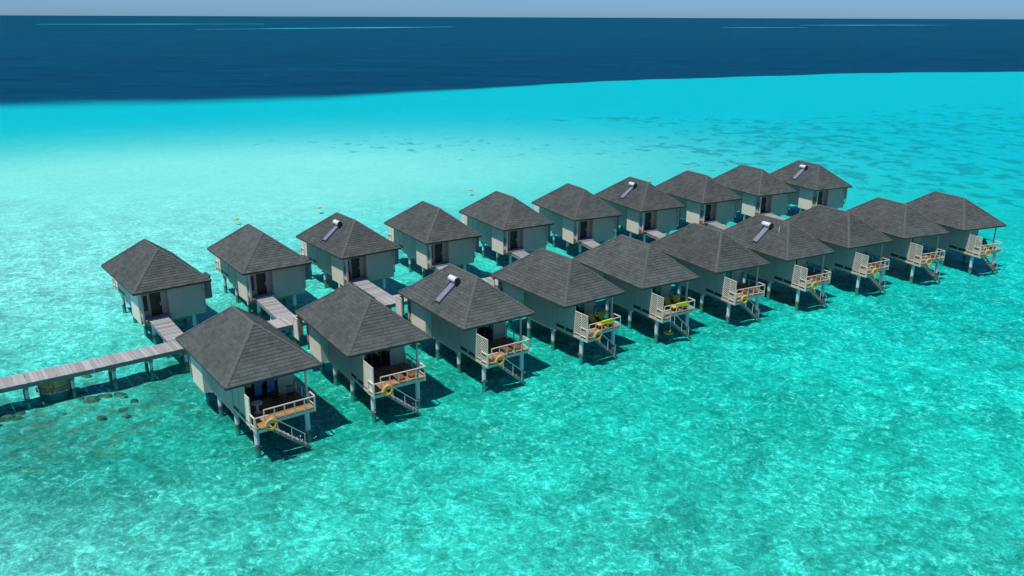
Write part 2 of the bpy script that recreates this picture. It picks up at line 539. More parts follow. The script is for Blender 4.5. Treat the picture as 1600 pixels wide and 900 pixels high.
# far shoals that show as pale streaks below the horizon
t = NT('shoal_sand')
ps = t.pos()
c = t.mix(t.maprange(t.noise(ps, .004, 3), .35, .65), (.004, .18, .24, 1), (.05, .46, .46, 1))
t.pbsdf(c, .9, spec=0)
MAT['shoal'] = t.m
for (x0, y0, x1, y1, th) in ((-1650, 3020, -960, 3370, 150), (-720, 1960, -200, 2720, 75), (660, 2740, 985, 2950, 60), (1250, 3900, 2100, 4200, 170), (-7600, 26000, -5000, 24000, 1700), (-2900, 3150, -1900, 3150, 110)):
    p0, p1 = Vector((x0, y0, 0)), Vector((x1, y1, 0))
    d = (p1 - p0); nrm = Vector((-d.y, d.x, 0)).normalized()
    vs_, N = [], 24
    for i in range(N + 1):
        s_ = i / N
        w = th * math.sin(math.pi * s_) ** .7 * (0.75 + .25 * math.sin(9 * s_ + x0))
        c0 = p0 + d * s_ + nrm * th * .25 * math.sin(5 * s_ + y0)
        for k_ in (-1, -.3, .4, 1):
            q = c0 + nrm * w * k_
            vs_.append((q.x, q.y, -2.0 + (.8 if abs(k_) < .9 else 0)))
    fs_ = [(i * 4 + k, (i + 1) * 4 + k, (i + 1) * 4 + k + 1, i * 4 + k + 1) for i in range(N) for k in range(3)]
    b = MB(ident); b.add(vs_, fs_)
    tag(b.build('shoal', MAT['shoal'], smooth=True), kind='structure')

# ------------------------------------------------------------------ water surface
t = NT('sea_water')
ps = t.pos()
# wave slopes
wv = t.mapping(ps, (1, 1, 1), (0, 0, R(28)))
h1 = t.noise(t.mapping(wv, (.30, .52, 1)), 1.0, 4, .55, .5)
h2 = t.noise(t.mapping(wv, (1.3, 2.1, 1)), 1.0, 5, .6, .8)
h = t.math('ADD', t.math('MULTIPLY', h1, 1.0), t.math('MULTIPLY', h2, .32))
nb = t.bump(h, .55, .55)
# caustic light network painted into the surface tint as bright squiggles and lines
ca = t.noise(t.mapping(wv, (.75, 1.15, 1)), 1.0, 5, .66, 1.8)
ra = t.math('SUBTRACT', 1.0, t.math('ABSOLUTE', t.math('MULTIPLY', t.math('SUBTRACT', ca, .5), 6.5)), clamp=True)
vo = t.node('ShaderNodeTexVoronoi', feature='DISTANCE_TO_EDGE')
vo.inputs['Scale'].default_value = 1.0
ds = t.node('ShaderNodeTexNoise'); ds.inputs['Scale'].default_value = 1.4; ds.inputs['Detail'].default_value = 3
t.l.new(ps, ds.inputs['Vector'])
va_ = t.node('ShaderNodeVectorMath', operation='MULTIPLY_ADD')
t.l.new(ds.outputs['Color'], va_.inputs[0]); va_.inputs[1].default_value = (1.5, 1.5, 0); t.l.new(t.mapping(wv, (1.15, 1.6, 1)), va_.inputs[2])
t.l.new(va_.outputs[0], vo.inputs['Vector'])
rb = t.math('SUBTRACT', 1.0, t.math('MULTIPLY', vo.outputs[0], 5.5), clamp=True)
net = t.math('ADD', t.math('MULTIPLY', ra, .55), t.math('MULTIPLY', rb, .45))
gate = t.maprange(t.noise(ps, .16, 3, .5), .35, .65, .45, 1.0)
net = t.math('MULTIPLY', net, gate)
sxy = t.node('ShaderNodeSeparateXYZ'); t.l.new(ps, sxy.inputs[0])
net_fade = t.maprange(sxy.outputs[1], 85, 150, 0, .85)  # painted network fades to an even tint farther out
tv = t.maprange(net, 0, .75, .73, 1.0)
tv = t.math('ADD', t.math('MULTIPLY', tv, t.math('SUBTRACT', 1.0, net_fade)), t.math('MULTIPLY', net_fade, .93))
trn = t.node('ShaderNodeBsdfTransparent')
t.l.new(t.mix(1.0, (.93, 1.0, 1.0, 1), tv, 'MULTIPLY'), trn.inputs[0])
gls = t.node('ShaderNodeBsdfGlossy'); gls.inputs['Roughness'].default_value = .08
gls.inputs[0].default_value = (.7, .9, 1, 1)
t.l.new(nb, gls.inputs['Normal'])
frn = t.node('ShaderNodeFresnel'); frn.inputs[0].default_value = 1.333
t.l.new(nb, frn.inputs[1])
# a choppy sea never mirrors fully at grazing angles
ff_ = t.math('MINIMUM', t.math('MULTIPLY', frn.outputs[0], .7), .06)
mx = t.node('ShaderNodeMixShader')
t.l.new(ff_, mx.inputs[0]); t.l.new(trn.outputs[0], mx.inputs[1]); t.l.new(gls.outputs[0], mx.inputs[2])
t.l.new(mx.outputs[0], t.out.inputs[0])
b = MB(ident)
b.add([(-60000, -9000, 0), (60000, -9000, 0), (60000, 70000, 0), (-60000, 70000, 0)], [(0, 1, 2, 3)])
tag(b.build('sea_water', t.m), kind='structure')

# ------------------------------------------------------------------ villa parts
RL, RW, EZ, RH = 11.35, 7.0, 4.64, 2.88
HIP = 3.5
def roof_faces():
    a, b, c, d = (0, 0), (0, RW), (-RL, RW), (-RL, 0)          # sea-left, sea-right, back-right, back-left
    r2_, r1_ = (-HIP, RW / 2), (-RL + HIP, RW / 2)
    return [(d, a, 'v', 1), (a, b, 'u', -1), (b, c, 'v', -1), (c, d, 'u', 1)]
def build_roof(parent):
    rng = random.Random(3)
    m = MB()
    z0, zb = EZ, EZ - .17
    P = [(-RL, 0, z0), (0, 0, z0), (0, RW, z0), (-RL, RW, z0), (-HIP, RW / 2, z0 + RH), (-RL + HIP, RW / 2, z0 + RH)]
    Q = [(-RL, 0, z0 - .03), (0, 0, z0 - .03), (0, RW, z0 - .03), (-RL, RW, z0 - .03)]
    m.add(P, [(0, 1, 4, 5), (1, 2, 4), (2, 3, 5, 4), (3, 0, 5), (3, 2, 1, 0)])
    roof = m.build('roof', MAT['fascia'], parent)
    # fascia board ring and soffit
    fb = MB()
    e = .03
    fb.box(-RL - e, e, -e, .02, zb, z0 - .004); fb.box(-RL - e, e, RW - .02, RW + e, zb, z0 - .004)
    fb.box(-.02, e, .02, RW - .02, zb, z0 - .004); fb.box(-RL - e, -RL + .02, .02, RW - .02, zb, z0 - .004)
    fb.build('fascia', MAT['fascia'], roof)
    MB().box(-RL + .02, -.02, .02, RW - .02, zb + .04, zb + .06).build('soffit', MAT['soffit'], roof)
    # lapped shingles, course by course
    sh = MB()
    slope = math.atan2(RH, HIP)
    SL = math.hypot(RH, HIP)
    EXP = .285
    ncs = int(SL / EXP) + 1
    TH = .035
    for (p0, p1, ax, sg) in roof_faces():
        ax0, ay0 = p0; ax1, ay1 = p1
        Ln = math.hypot(ax1 - ax0, ay1 - ay0)
        du, dv = (ax1 - ax0) / Ln, (ay1 - ay0) / Ln
        iu, iv = -dv, du                                   # inward in plan
        def pt(x, s, lift):
            pl = s * math.cos(slope)
            n_pl, n_z = -math.sin(slope) * lift, math.cos(slope) * lift
            return (ax0 + du * x + iu * (pl + n_pl), ay0 + dv * x + iv * (pl + n_pl), EZ + s * math.sin(slope) + n_z)
        for k in range(ncs):
            s0 = k * EXP - .03
            s1 = min(s0 + EXP + .05, SL)
            if s0 >= SL - .03: break
            lo0, hi0 = max(s0, 0) * math.cos(slope), Ln - max(s0, 0) * math.cos(slope)
            lo1, hi1 = s1 * math.cos(slope), Ln - s1 * math.cos(slope)
            x = lo0 - rng.random() * .5
            while x < hi0:
                w = .42 + rng.random() * .26
                g = .008
                a0, a1 = max(x + g, lo0), min(x + w - g, hi0)
                b0, b1 = min(max(x + g, lo1), max(hi1, lo1)), max(min(x + w - g, hi1), lo1)
                x += w
                if a1 - a0 < .03: continue
                b0 = min(b0, b1)
                tl = TH * (.8 + .5 * rng.random())
                v_ = [pt(a0, s0, tl), pt(a1, s0, tl), pt(b1, s1, .004), pt(b0, s1, .004), pt(a0, s0, -.005), pt(a1, s0, -.005)]
                sh.add(v_, [(0, 1, 2, 3), (4, 5, 1, 0)])
    sh.build('shingles', MAT['shingle'], roof, stuff=True)
    # capping tiles on hips and ridge
    cp = MB()
    A = [Vector(x) for x in P]
    for p, q in ((A[0], A[5]), (A[1], A[4]), (A[2], A[4]), (A[3], A[5]), (A[5], A[4])):
        d = q - p; n = int(d.length / .36)
        h = Vector((d.x, d.y, 0)).normalized(); sd = Vector((-h.y, h.x, 0))
        nz = Vector((0, 0, 1))
        for i in range(n):
            a, b_ = p + d * (i / n), p + d * ((i + 1.12) / n if i < n - 1 else 1)
            la, lb = .075, .05
            wv_ = .13
            dr = .06 if abs(d.z) > .1 else .10
            vs_ = []
            for c_, lf in ((a, la), (b_, lb)):
                vs_ += [tuple(c_ - sd * wv_ + nz * (lf - dr)), tuple(c_ + nz * (lf + .015)), tuple(c_ + sd * wv_ + nz * (lf - dr))]
            a0 = vs_[:3]
            low = [tuple(Vector(w_) - nz * .05) for w_ in a0]
            cp.add(vs_ + low, [(0, 1, 4, 3), (1, 2, 5, 4), (6, 7, 1, 0), (7, 8, 2, 1)])
    cp.build('ridge_caps', MAT['cap'], roof, stuff=True)
    return roof

WZ0, WZT = 1.30, EZ - .14          # wall bottom, wall top
DZ = 1.85                          # deck level
def window(parent, u0, u1, v, z0, z1, face=-1, panes=2, curtain=True):
    """window in a wall facing -v (face=-1)"""
    m = MB(); fwid = .06
    o0, o1 = (v - .05, v + .03) if face < 0 else (v - .03, v + .05)
    m.box(u0, u1, o0, o1, z0, z0 + fwid).box(u0, u1, o0, o1, z1 - fwid, z1)
    st = (u1 - u0 - fwid) / panes
    for i in range(panes + 1):
        m.box(u0 + i * st, u0 + i * st + fwid, o0, o1, z0 + fwid, z1 - fwid)
    w = m.build('window', MAT['trim'], parent)
    for i in range(panes):
        MB().box(u0 + i * st + fwid, u0 + (i + 1) * st, v - .012, v + .012, z0 + fwid, z1 - fwid).build('pane', MAT['glass'], w)
    if curtain:
        vi = v + .1 * (-face)
        MB().box(u0 + .05, u1 - .05, vi - .02, vi + .02, z0 + .02, z1 - .02).build('curtain', MAT['curtain'], w)
    return w

def build_villa(name, front=True):
    global SG
    SG = 1 if front else -1
    root = empty(name)
    build_roof(root)
    T = .12
    # ---- main room walls (u runs from sea -2.65 to entrance -10.05)
    for v0, v1, pu0, pu1 in ((1.2, 1.2 + T, -10.2, -7.5), (5.8 - T, 5.8, -10.2, -7.5)):
        left = v0 < 3
        m = MB()
        m.box(-7.5, -2.65, v0, v1, WZ0, WZT)
        m.build('wall', MAT['wall'], root)
        # corner board where wall meets deck side
        vo0, vo1 = (v0 - .03, v0) if left else (v1, v1 + .03)
        MB().box(-2.77, -2.62, vo0, vo1, WZ0, WZT).build('corner_board', MAT['wall'], root)
        # bay with pale panel
        p0, p1 = (.6, .6 + T) if left else (6.4 - T, 6.4)
        bp = MB()
        bp.box(pu0, pu1, p0, p1, WZ0 - .03, WZT)
        bp.build('side_panel', MAT['panel'], root)
        r0, r1 = (p1, v0) if left else (v1, p0)
        MB().box(pu1 - T, pu1 - .002, r0, r1 + (T if left else 0) - (0 if left else 0), WZ0 - .03, WZT).build('return_wall', MAT['panel'], root)
        MB().box(pu0, pu1 - T, min(p0, v0) + .05, max(p1, v1) - .05, WZ0 - .02, WZ0 + .1).build('bay_floor', MAT['beam'], root)
        # low shuttered part by the entrance
        s0 = .72 if left else 6.28
        sm = MB(); sm.box(-11.1, pu0, s0, s0 + .08, 1.95, 2.2).box(-11.1, pu0, s0, s0 + .08, 3.55, WZT)
        sm.box(-11.1, -11.0, s0, s0 + .08, 2.2, 3.55)
        sm.build('entrance_wall', MAT['wall'], root)
        if left:
            window(root, -11.0, pu0 - .02, s0 + .03, 2.2, 3.55, -1, 2, True)
            MB().box(-11.1, pu0, s0 + .02, s0 + .1, 1.45, 1.93).build('skirt_board', MAT['teak'], root)
        # side wall beside the deck: posts, panel and window on the left, open on the right
    # left side of the deck
    for ua, ub in ((-2.60, -1.42), (-1.30, -.14)):
        MB().box(ua, ub, 1.215, 1.27, 2.12, WZT).build('deck_side_panel', MAT['wall'], root)
    for ua in (-1.42, -.16):
        MB().box(ua, ua + .12, 1.19, 1.29, DZ, WZT - .001).build('deck_side_stud', MAT['wall'], root)
    MB().box(-2.6, -1.43, 1.24, 1.26, DZ, 2.11).build('low_gap_strip', MAT['dark'], root)  # dark strip standing in for the gap below the panels
    MB().box(-1.29, -.17, 1.24, 1.26, DZ, 2.11).build('low_gap_strip', MAT['dark'], root)
    # ---- glazed wall to the deck
    g = MB()
    gu = -2.66
    g.box(gu - .1, gu, 1.32, 1.42, DZ, WZT).box(gu - .1, gu, 4.55, 5.68, DZ, WZT).box(gu - .1, gu, 1.42, 4.55, 4.15, WZT)
    g.build('glazed_wall', MAT['wall'], root)
    for k in range(4):
        a = 1.42 + k * .7825
        f_ = MB().box(gu - .08, gu - .02, a, a + .06, DZ, 4.15).box(gu - .08, gu - .02, a + .72, a + .7825, DZ, 4.15).box(gu - .08, gu - .02, a + .06, a + .72, 4.07, 4.15).box(gu - .08, gu - .02, a + .06, a + .72, DZ, DZ + .08)
        d_ = f_.build('sliding_door', MAT['dark'], root)
        MB().box(gu - .06, gu - .045, a + .06, a + .72, DZ + .08, 4.07).build('pane', MAT['glass'], d_)
    for a in (1.5, 2.35, 3.0, 4.2):
        m = MB(); n = 5
        for i in range(n):
            m.box(gu - .24 - .03 * (i % 2), gu - .2 - .03 * (i % 2), a + i * .06, a + i * .06 + .06, DZ + .02, 4.1)
        m.build('curtain', MAT['curtain'], root)
    MB().box(-10.0, -2.78, 1.34, 5.66, 1.6, DZ - .02).build('room_floor', MAT['teak'], root)
    # ---- entrance end (door on the right in the front row, on the left in the back row)
    def EB(m, u0, u1, v0, v1, z0, z1):
        return m.box(u0, u1, 7 - v1, 7 - v0, z0, z1) if front else m.box(u0, u1, v0, v1, z0, z1)
    EB(MB(), -10.75, -10.63, 3.1, 6.38, WZ0 + .06, WZT).build('end_wall', MAT['panel'] if False else MAT['wall'], root)
    EB(MB(), -10.63, -10.05, 3.1, 3.2, DZ, WZT).build('porch_cheek', MAT['wall'], root)
    EB(EB(EB(MB(), -10.12, -10.0, .8, 1.55, DZ, WZT), -10.12, -10.0, 2.7, 3.1, DZ, WZT), -10.12, -10.0, 1.55, 2.7, 4.12, WZT).build('entrance_wall', MAT['wall'], root)
    EB(MB(), -10.16, -10.1, 1.0, 1.4, 2.4, 3.9).build('narrow_window', MAT['dark'], root)
    fr_ = EB(EB(EB(MB(), -10.16, -9.98, 1.551, 1.63, DZ + .004, 4.118), -10.16, -9.98, 2.62, 2.699, DZ + .004, 4.118), -10.16, -9.98, 1.63, 2.62, 4.04, 4.118)
    fr_.build('door_frame', MAT['wall'], root)
    dr = EB(MB(), -10.09, -10.03, 1.632, 2.618, DZ + .01, 4.038).build('door', MAT['door'], root)
    EB(MB(), -10.15, -10.091, 2.5, 2.54, 2.75, 3.05).build('handle', MAT['steel'], dr)
    pr = EB(MB(), -11.15, -9.98, .78, 3.08, DZ - .3, DZ - .05).build('porch', MAT['beam'], root)
    for i in range(8):
        a = .8 + i * .285
        EB(MB(), -11.2, -10.2, a, a + .27, DZ - .046, DZ).build('porch_board', MAT['plank'], pr)
    # corner column and rain pipe
    if not front:
        EB(MB(), -11.12, -11.0, .6, .72, DZ - .1, WZT).build('corner_column', MAT['trim'], root)
        pp = [(-11.2, .2, 4.45), (-11.22, .42, 4.35), (-11.2, .55, 4.1), (-11.18, .56, 3.3)]
        MB().tube(pp, .045, 6).build('rain_pipe', MAT['white'], root, smooth=True)
    # outdoor shower box beside the entrance
    if front:
        u0, u1, va, vb, za, zb_ = -11.45, -10.3, -.28, .55, 2.45, 4.12
    else:
        u0, u1, va, vb, za, zb_ = -10.3, -8.9, 6.45, 7.28, 2.55, 4.4
    if front:
        fr2 = MB().box(u0, u1, va, va + .08, zb_ + .12, zb_ + .26).box(u0, u1, va, va + .08, za, za + .1).box(u0, u0 + .1, va, va + .08, za + .1, zb_ + .12).box(u1 - .1, u1, va, va + .08, za + .1, zb_ + .12)
        sb = fr2.build('shower_screen', MAT['trim'], root)
        for q in range(9):
            zq = za + .12 + q * (zb_ - za) / 9
            MB().box(u0 + .1, u1 - .1, va + .02, va + .06, zq, zq + (zb_ - za) / 9 - .03).build('slat', MAT['panel'], sb)
        MB().box(u0, u0 + .06, va + .081, vb, za, zb_ + .1).build('shower_wall', MAT['wall'], root)
    else:
        MB().hexa([(u0, va, za), (u1, va, za), (u1, vb, za), (u0, vb, za), (u0, va, zb_), (u1, va, zb_), (u1, vb, zb_ + .3), (u0, vb, zb_ + .3)]).build('shower_box', MAT['boxwood'], root)
        MB().hexa([(u0 - .05, va, zb_ + .003), (u1 + .05, va, zb_ + .003), (u1 + .05, vb + .06, zb_ + .325), (u0 - .05, vb + .06, zb_ + .325), (u0 - .05, va, zb_ + .06), (u1 + .05, va, zb_ + .06), (u1 + .05, vb + .06, zb_ + .385), (u0 - .05, vb + .06, zb_ + .385)]).build('shower_roof', MAT['fascia'], root)
    # ---- floor structure under house
    m = MB()
    for v in (1.6, 5.33):
        m.box(-10.6, .62, v - .1, v + .1, 1.28, 1.58)
    for u in (-10.2, -7.2, -3.5):
        m.box(u - .1, u + .1, 1.3, 5.7, 1.02, 1.27)
    m.build('floor_beam', MAT['beam'], root)
    for u in (.5, -3.5, -7.2, -10.3):
        for v in (1.6, 5.33):
            MB().cyl((u, v, -1.9), (u, v, 1.27 if u < 0 else 1.55), .185, .175, 14).build('post', MAT['post'], root, smooth=True)
    # ---- deck
    dk = MB()
    dk.box(.68, .80, 1.2, 5.85, 1.58, DZ - .05).box(-2.6, .68, 1.2, 1.3, 1.58, DZ - .05).box(-2.6, .68, 5.75, 5.85, 1.58, DZ - .05)
    dk.box(-2.6, .68, 1.7, 1.8, 1.6, DZ - .06).box(-2.6, .68, 3.4, 3.5, 1.6, DZ - .06).box(-2.6, .68, 5.1, 5.2, 1.6, DZ - .06)
    deck = dk.build('deck', MAT['trim'], root)
    bd = MB()
    a = -2.62
    while a < .78:
        bd.box(a, min(a + .138, .81), 1.22, 5.87, DZ - .045, DZ); a += .145
    bd.build('deck_boards', MAT['deck'], deck, stuff=True)
    # landing for the stair
    ld = MB()
    ld.box(1.62, 1.7, 1.2, 2.1, 1.58, DZ - .05).box(.81, 1.62, 1.2, 1.28, 1.58, DZ - .05).box(.81, 1.62, 2.02, 2.1, 1.58, DZ - .05)
    lan = ld.build('landing', MAT['trim'], root)
    bd = MB(); a = .83
    while a < 1.66:
        bd.box(a, min(a + .138, 1.71), 1.22, 2.12, DZ - .045, DZ); a += .145
    bd.build('deck_boards', MAT['deck'], lan, stuff=True)
    # ---- railings
    def rail(pts, name='railing', top=2.75, posts=None, mid=True):
        m = MB()
        (ua, va), (ub, vb) = pts
        m.bar((ua, va, top), (ub, vb, top), .09, .06)
        o = m.build(name, MAT['trim'], root)
        MB().bar((ua, va, DZ + .16), (ub, vb, DZ + .16), .05, .06).build('bottom_rail', MAT['trim'], o)
        n = posts
        for i in range(n):
            s_ = i / (n - 1)
            u_, v_ = ua + (ub - ua) * s_, va + (vb - va) * s_
            MB().box(u_ - .04, u_ + .04, v_ - .04, v_ + .04, 1.6 if i in (0, n - 1) else DZ, top - .031).build('baluster', MAT['trim'], o)
        return o
    rail(((.84, 2.15), (.84, 5.81)), posts=6)
    rail(((.76, 5.89), (-.25, 5.89)), posts=2)
    rail(((-.33, 5.84), (-2.5, 5.84)), posts=3, top=2.7)
    rail(((.84, 1.16), (1.68, 1.16)), posts=2)
    rail(((1.74, 1.2), (1.74, 2.1)), posts=2)
    MB().box(-.36, -.24, 5.70, 5.82, DZ, WZT).build('roof_post', MAT['wall'], root)
    # ---- stair down to the water, along the deck front
    st = empty('stair'); st.parent = root
    q0, q1 = (2.12, DZ - .12), (5.0, -.75)
    sl = (q1[1] - q0[1]) / (q1[0] - q0[0])
    for u in (.92, 1.58):
        MB().bar((u, q0[0], q0[1]), (u, q1[0], q1[1]), .06, .2).build('stringer', MAT['beam'], st)
    for i in range(9):
        v = q0[0] + .22 + i * .3
        z = q0[1] + sl * (v - q0[0]) + .05
        MB().box(.96, 1.54, v - .12, v + .12, z, z + .045).build('step', MAT['beam'], st)
    hr = MB().bar((1.62, 2.5, 2.35), (1.62, 4.7, 2.35 + sl * 2.2), .05, .05).build('handrail', MAT['trim'], st)
    for v in (2.75, 3.7, 4.6):
        zt = 2.35 + sl * (v - 2.5)
        MB().box(1.6, 1.64, v - .022, v + .022, zt - 1.0, zt).build('rail_post', MAT['trim'], st)
    SG = 1
    return root

def build_screen(kind, root, front=True):
    """privacy screen on the left edge of the deck"""
    global SG
    SG = 1 if front else -1
    u0, u1, z0, z1 = -.06, 1.68, 1.98, 4.02
    if kind == 'short': u1 = .82; z1 = 3.9
    m = MB(); w = .07
    um = (u0 + u1) / 2
    m.box(u0, u1, 1.195, 1.265, z1 - w, z1).box(u0, u1, 1.195, 1.265, z0, z0 + w)
    for u in ((u0, um, u1 - w) if kind != 'short' else (u0, u1 - w)):
        m.box(u, u + w, 1.195, 1.265, z0 + w, z1 - w)
    s = m.build('privacy_screen', MAT['trim'], root)
    if kind == 'lattice':
        lt = MB()
        for a, b in ((u0 + w, um), (um + w, u1 - w)):
            h = z1 - w - z0 - w; wd = b - a
            stp = .23
            k = -h
            while k < wd:
                # rising diagonal line u = a+k+t, z = z0+w+t
                t0, t1 = max(0, -k), min(h, wd - k)
                if t1 - t0 > .05:
                    lt.bar((a + k + t0, 1.23, z0 + w + t0), (a + k + t1, 1.23, z0 + w + t1), .02, .095)
                k += stp
            lt.box(a, b, 1.252, 1.262, (z0 + z1) / 2 - .03, (z0 + z1) / 2 + .03)
        lt.build('lattice', MAT['trim'], s, stuff=True)
    else:
        for a, b in (((u0 + w, um), (um + w, u1 - w)) if kind != 'short' else ((u0 + w, u1 - w),)):
            MB().box(a, b, 1.215, 1.245, z0 + w, z1 - w).build('screen_panel', MAT['panel'], s)
    SG = 1
    return s

ORD = ['first', 'second', 'third', 'fourth', 'fifth', 'sixth', 'seventh', 'eighth', 'ninth', 'tenth']
FL = ['nearest grey-roofed stilt villa, chairs and round table on its deck, beside the jetty',
      'grey-roofed stilt villa with plain cream deck screen, second from left in front row',
      'grey-roofed stilt villa with solar heater, third from left in front row',
      'grey-roofed stilt villa with yellow loungers, fourth from left in front row',
      'grey-roofed stilt villa with yellow loungers and no life ring on its rail',
      'grey-roofed stilt villa in front row, just right of the two with yellow loungers',
      'grey-roofed stilt villa with solar heater on its roof, seventh in front row',
      'grey-roofed stilt villa, third from the right end of the front row',
      'grey-roofed stilt villa, second from the right end of the front row',
      'grey-roofed stilt villa at the far right end of the front row']
BL = ['grey-roofed stilt villa at the far left of the back row, above the jetty',
      'grey-roofed stilt villa, second from left in back row, walkway from its door',
      'grey-roofed stilt villa with solar heater, third from left in back row',
      'grey-roofed stilt villa, fourth from left in back row, right of a solar heater roof',
      'grey-roofed stilt villa, fifth from left in the back row',
      'grey-roofed stilt villa, sixth from left in back row, left of a solar heater roof',
      'grey-roofed stilt villa with solar heater, seventh from left in back row',
      'grey-roofed stilt villa, third from the right end of the back row',
      'grey-roofed stilt villa, second from the right end of the back row',
      'grey-roofed stilt villa with solar heater at right end of back row']
villasF, villasB = [], []
proto = build_villa('water_villa', True)
scr = {k: build_screen(k, proto, True) for k in ('lattice', 'plain', 'short')}
protoB = build_villa('water_villa', False)
scrB = build_screen('plain', protoB, False)
def use_screen(root, kind):
    for c in list(root.children):
        if c.name.startswith('privacy_screen'):
            has = 'lattice' if any(g.name.startswith('lattice') for g in c.children) else ('short' if len(c.children) == 1 else 'plain')
            if has != kind:
                for g in list(c.children): bpy.data.objects.remove(g)
                bpy.data.objects.remove(c)
copies = [proto] + [copy_tree(proto) for _ in range(9)]
for i, o in enumerate(copies):
    x, y, a = FRONT[i]
    o.location = (x, y, 0); o.rotation_euler = (0, 0, R(a))
    use_screen(o, 'short' if i == 0 else ('plain' if i == 1 else 'lattice'))
    if i == 0:
        for c in [c for c in o.children if c.name.startswith('shower')]:
            for g in list(c.children): bpy.data.objects.remove(g)
            bpy.data.objects.remove(c)
    if i == 6:
        MB().cyl((-3.6, 2.3, EZ + 2.3 * RH / HIP - .1), (-3.6, 2.3, EZ + 2.3 * RH / HIP + .55), .05, .05, 8).build('vent_pipe', MAT['white'], o, smooth=True)
    tag(o, FL[i], 'villa', 'stilt villas in two rows')
    villasF.append(o)
copies = [protoB] + [copy_tree(protoB) for _ in range(9)]
for i, o in enumerate(copies):
    x, y, a = BACK[i]
    o.location = (x, y, 0); o.rotation_euler = (0, 0, R(a))
    tag(o, BL[i], 'villa', 'stilt villas in two rows')
    villasB.append(o)
def W(row, i, u, v, z):
    """point given in a villa's plan (u from the eave nearest the viewer, v from its left eave) to world"""
    x, y, a = (FRONT if row == 'F' else BACK)[i]
    uu, vv_ = uv(a)
    p = Vector((x, y, z)) + uu * (u + CU) + vv_ * (v - CV)
    return p, R(a)

# ------------------------------------------------------------------ walkways
def plank_mesh(width):
    b = MB(ident)
    b.box(-.138, .138, -width / 2, width / 2, -.05, 0)
    me = bpy.data.meshes.new('plank'); me.from_pydata(b.v, [], b.f); me.materials.append(MAT['plank'])
    return me
def walkway(name, pts, width, label, maxp=300, z=DZ, piers=(), group=None, z1=None):
    za_ = z; zb_ = z if z1 is None else z1
    pts = [Vector((p[0], p[1], 0)) for p in pts]
    root = empty(name, (pts[0].x, pts[0].y, 0))
    org = pts[0]
    pm = plank_mesh(width)
    rng = random.Random(int(abs(pts[0].x * 100)))
    cnt, rest = 0, MB(ident)
    step = .29
    for a, b in zip(pts, pts[1:]):
        d = b - a; ln = d.length; d.normalize(); nrm = Vector((-d.y, d.x, 0)); ang = math.atan2(d.y, d.x)
        n = max(1, int(ln / step))
        for i in range(n):
            c = a + d * ((i + .5) * ln / n) - org
            z = za_ + (zb_ - za_) * (i + .5) / n
            jz = rng.uniform(-.006, .006)
            if cnt < maxp:
                o = bpy.data.objects.new('plank', pm); col.objects.link(o); o.parent = root
                o.location = (c.x + nrm.x * rng.uniform(-.02, .02), c.y + nrm.y * rng.uniform(-.02, .02), z + jz)
                o.rotation_euler = (0, 0, ang + rng.uniform(-.006, .006))
            else:
                q = [c + d * sx_ * .138 + nrm * sy_ * width / 2 for sx_, sy_ in ((-1, -1), (1, -1), (1, 1), (-1, 1))]
                rest.hexa([(w.x, w.y, z - .05 + jz) for w in q] + [(w.x, w.y, z + jz) for w in q])
            cnt += 1
        A, B_ = a - org, b - org
        for s_ in (-1, 1):
            off = nrm * s_ * (width / 2 - .09)
            MB(ident).bar(tuple(A + off + Vector((0, 0, za_ - .22))), tuple(B_ + off + Vector((0, 0, zb_ - .22))), .1, .33).build('side_beam', MAT['beam'], root)
    if rest.v: rest.build('far_planks', MAT['plank'], root, stuff=True)
    z = (za_ + zb_) / 2
    for (px, py, ang) in piers:
        c = Vector((px, py, 0)) - org
        nrm = Vector((-math.sin(ang), math.cos(ang), 0)); d = Vector((math.cos(ang), math.sin(ang), 0))
        q0, q1 = c - nrm * (width / 2 - .15), c + nrm * (width / 2 - .15)
        MB(ident).bar((q0.x, q0.y, z - .52), (q1.x, q1.y, z - .52), .3, .26).build('cross_beam', MAT['beam'], root)
        for q in (q0 + nrm * .2, q1 - nrm * .2):
            MB(ident).cyl((q.x, q.y, -1.9), (q.x, q.y, z - .65), .14, .14, 10).build('post', MAT['post'], root, smooth=True)
    tag(root, label, 'walkway', group)
    return root
JZ = 1.45
spine = [Vector((-47.2, 52.2, 0)), Vector((-39.3, 58.3, 0)), Vector((-34.1, 62.1, 0))]
for i in range(10):
    f_, _ = W('F', i, -RL, 3.5, 0); b_, _ = W('B', i, 0, 3.5, 0)
    d = (b_ - f_).normalized()
    spine.append(f_ + d * 6.9)
piers = []
for a, b in zip(spine, spine[1:]):
    d = b - a; ln = d.length; n = max(1, round(ln / 3.4))
    for i in range(n):
        c = a + d * ((i + .5) / n)
        piers.append((c.x, c.y, math.atan2(d.y, d.x)))
walkway('jetty_walkway', spine, 2.3, 'long weathered timber jetty from the left edge running between both villa rows', 300, piers=piers, z=JZ)
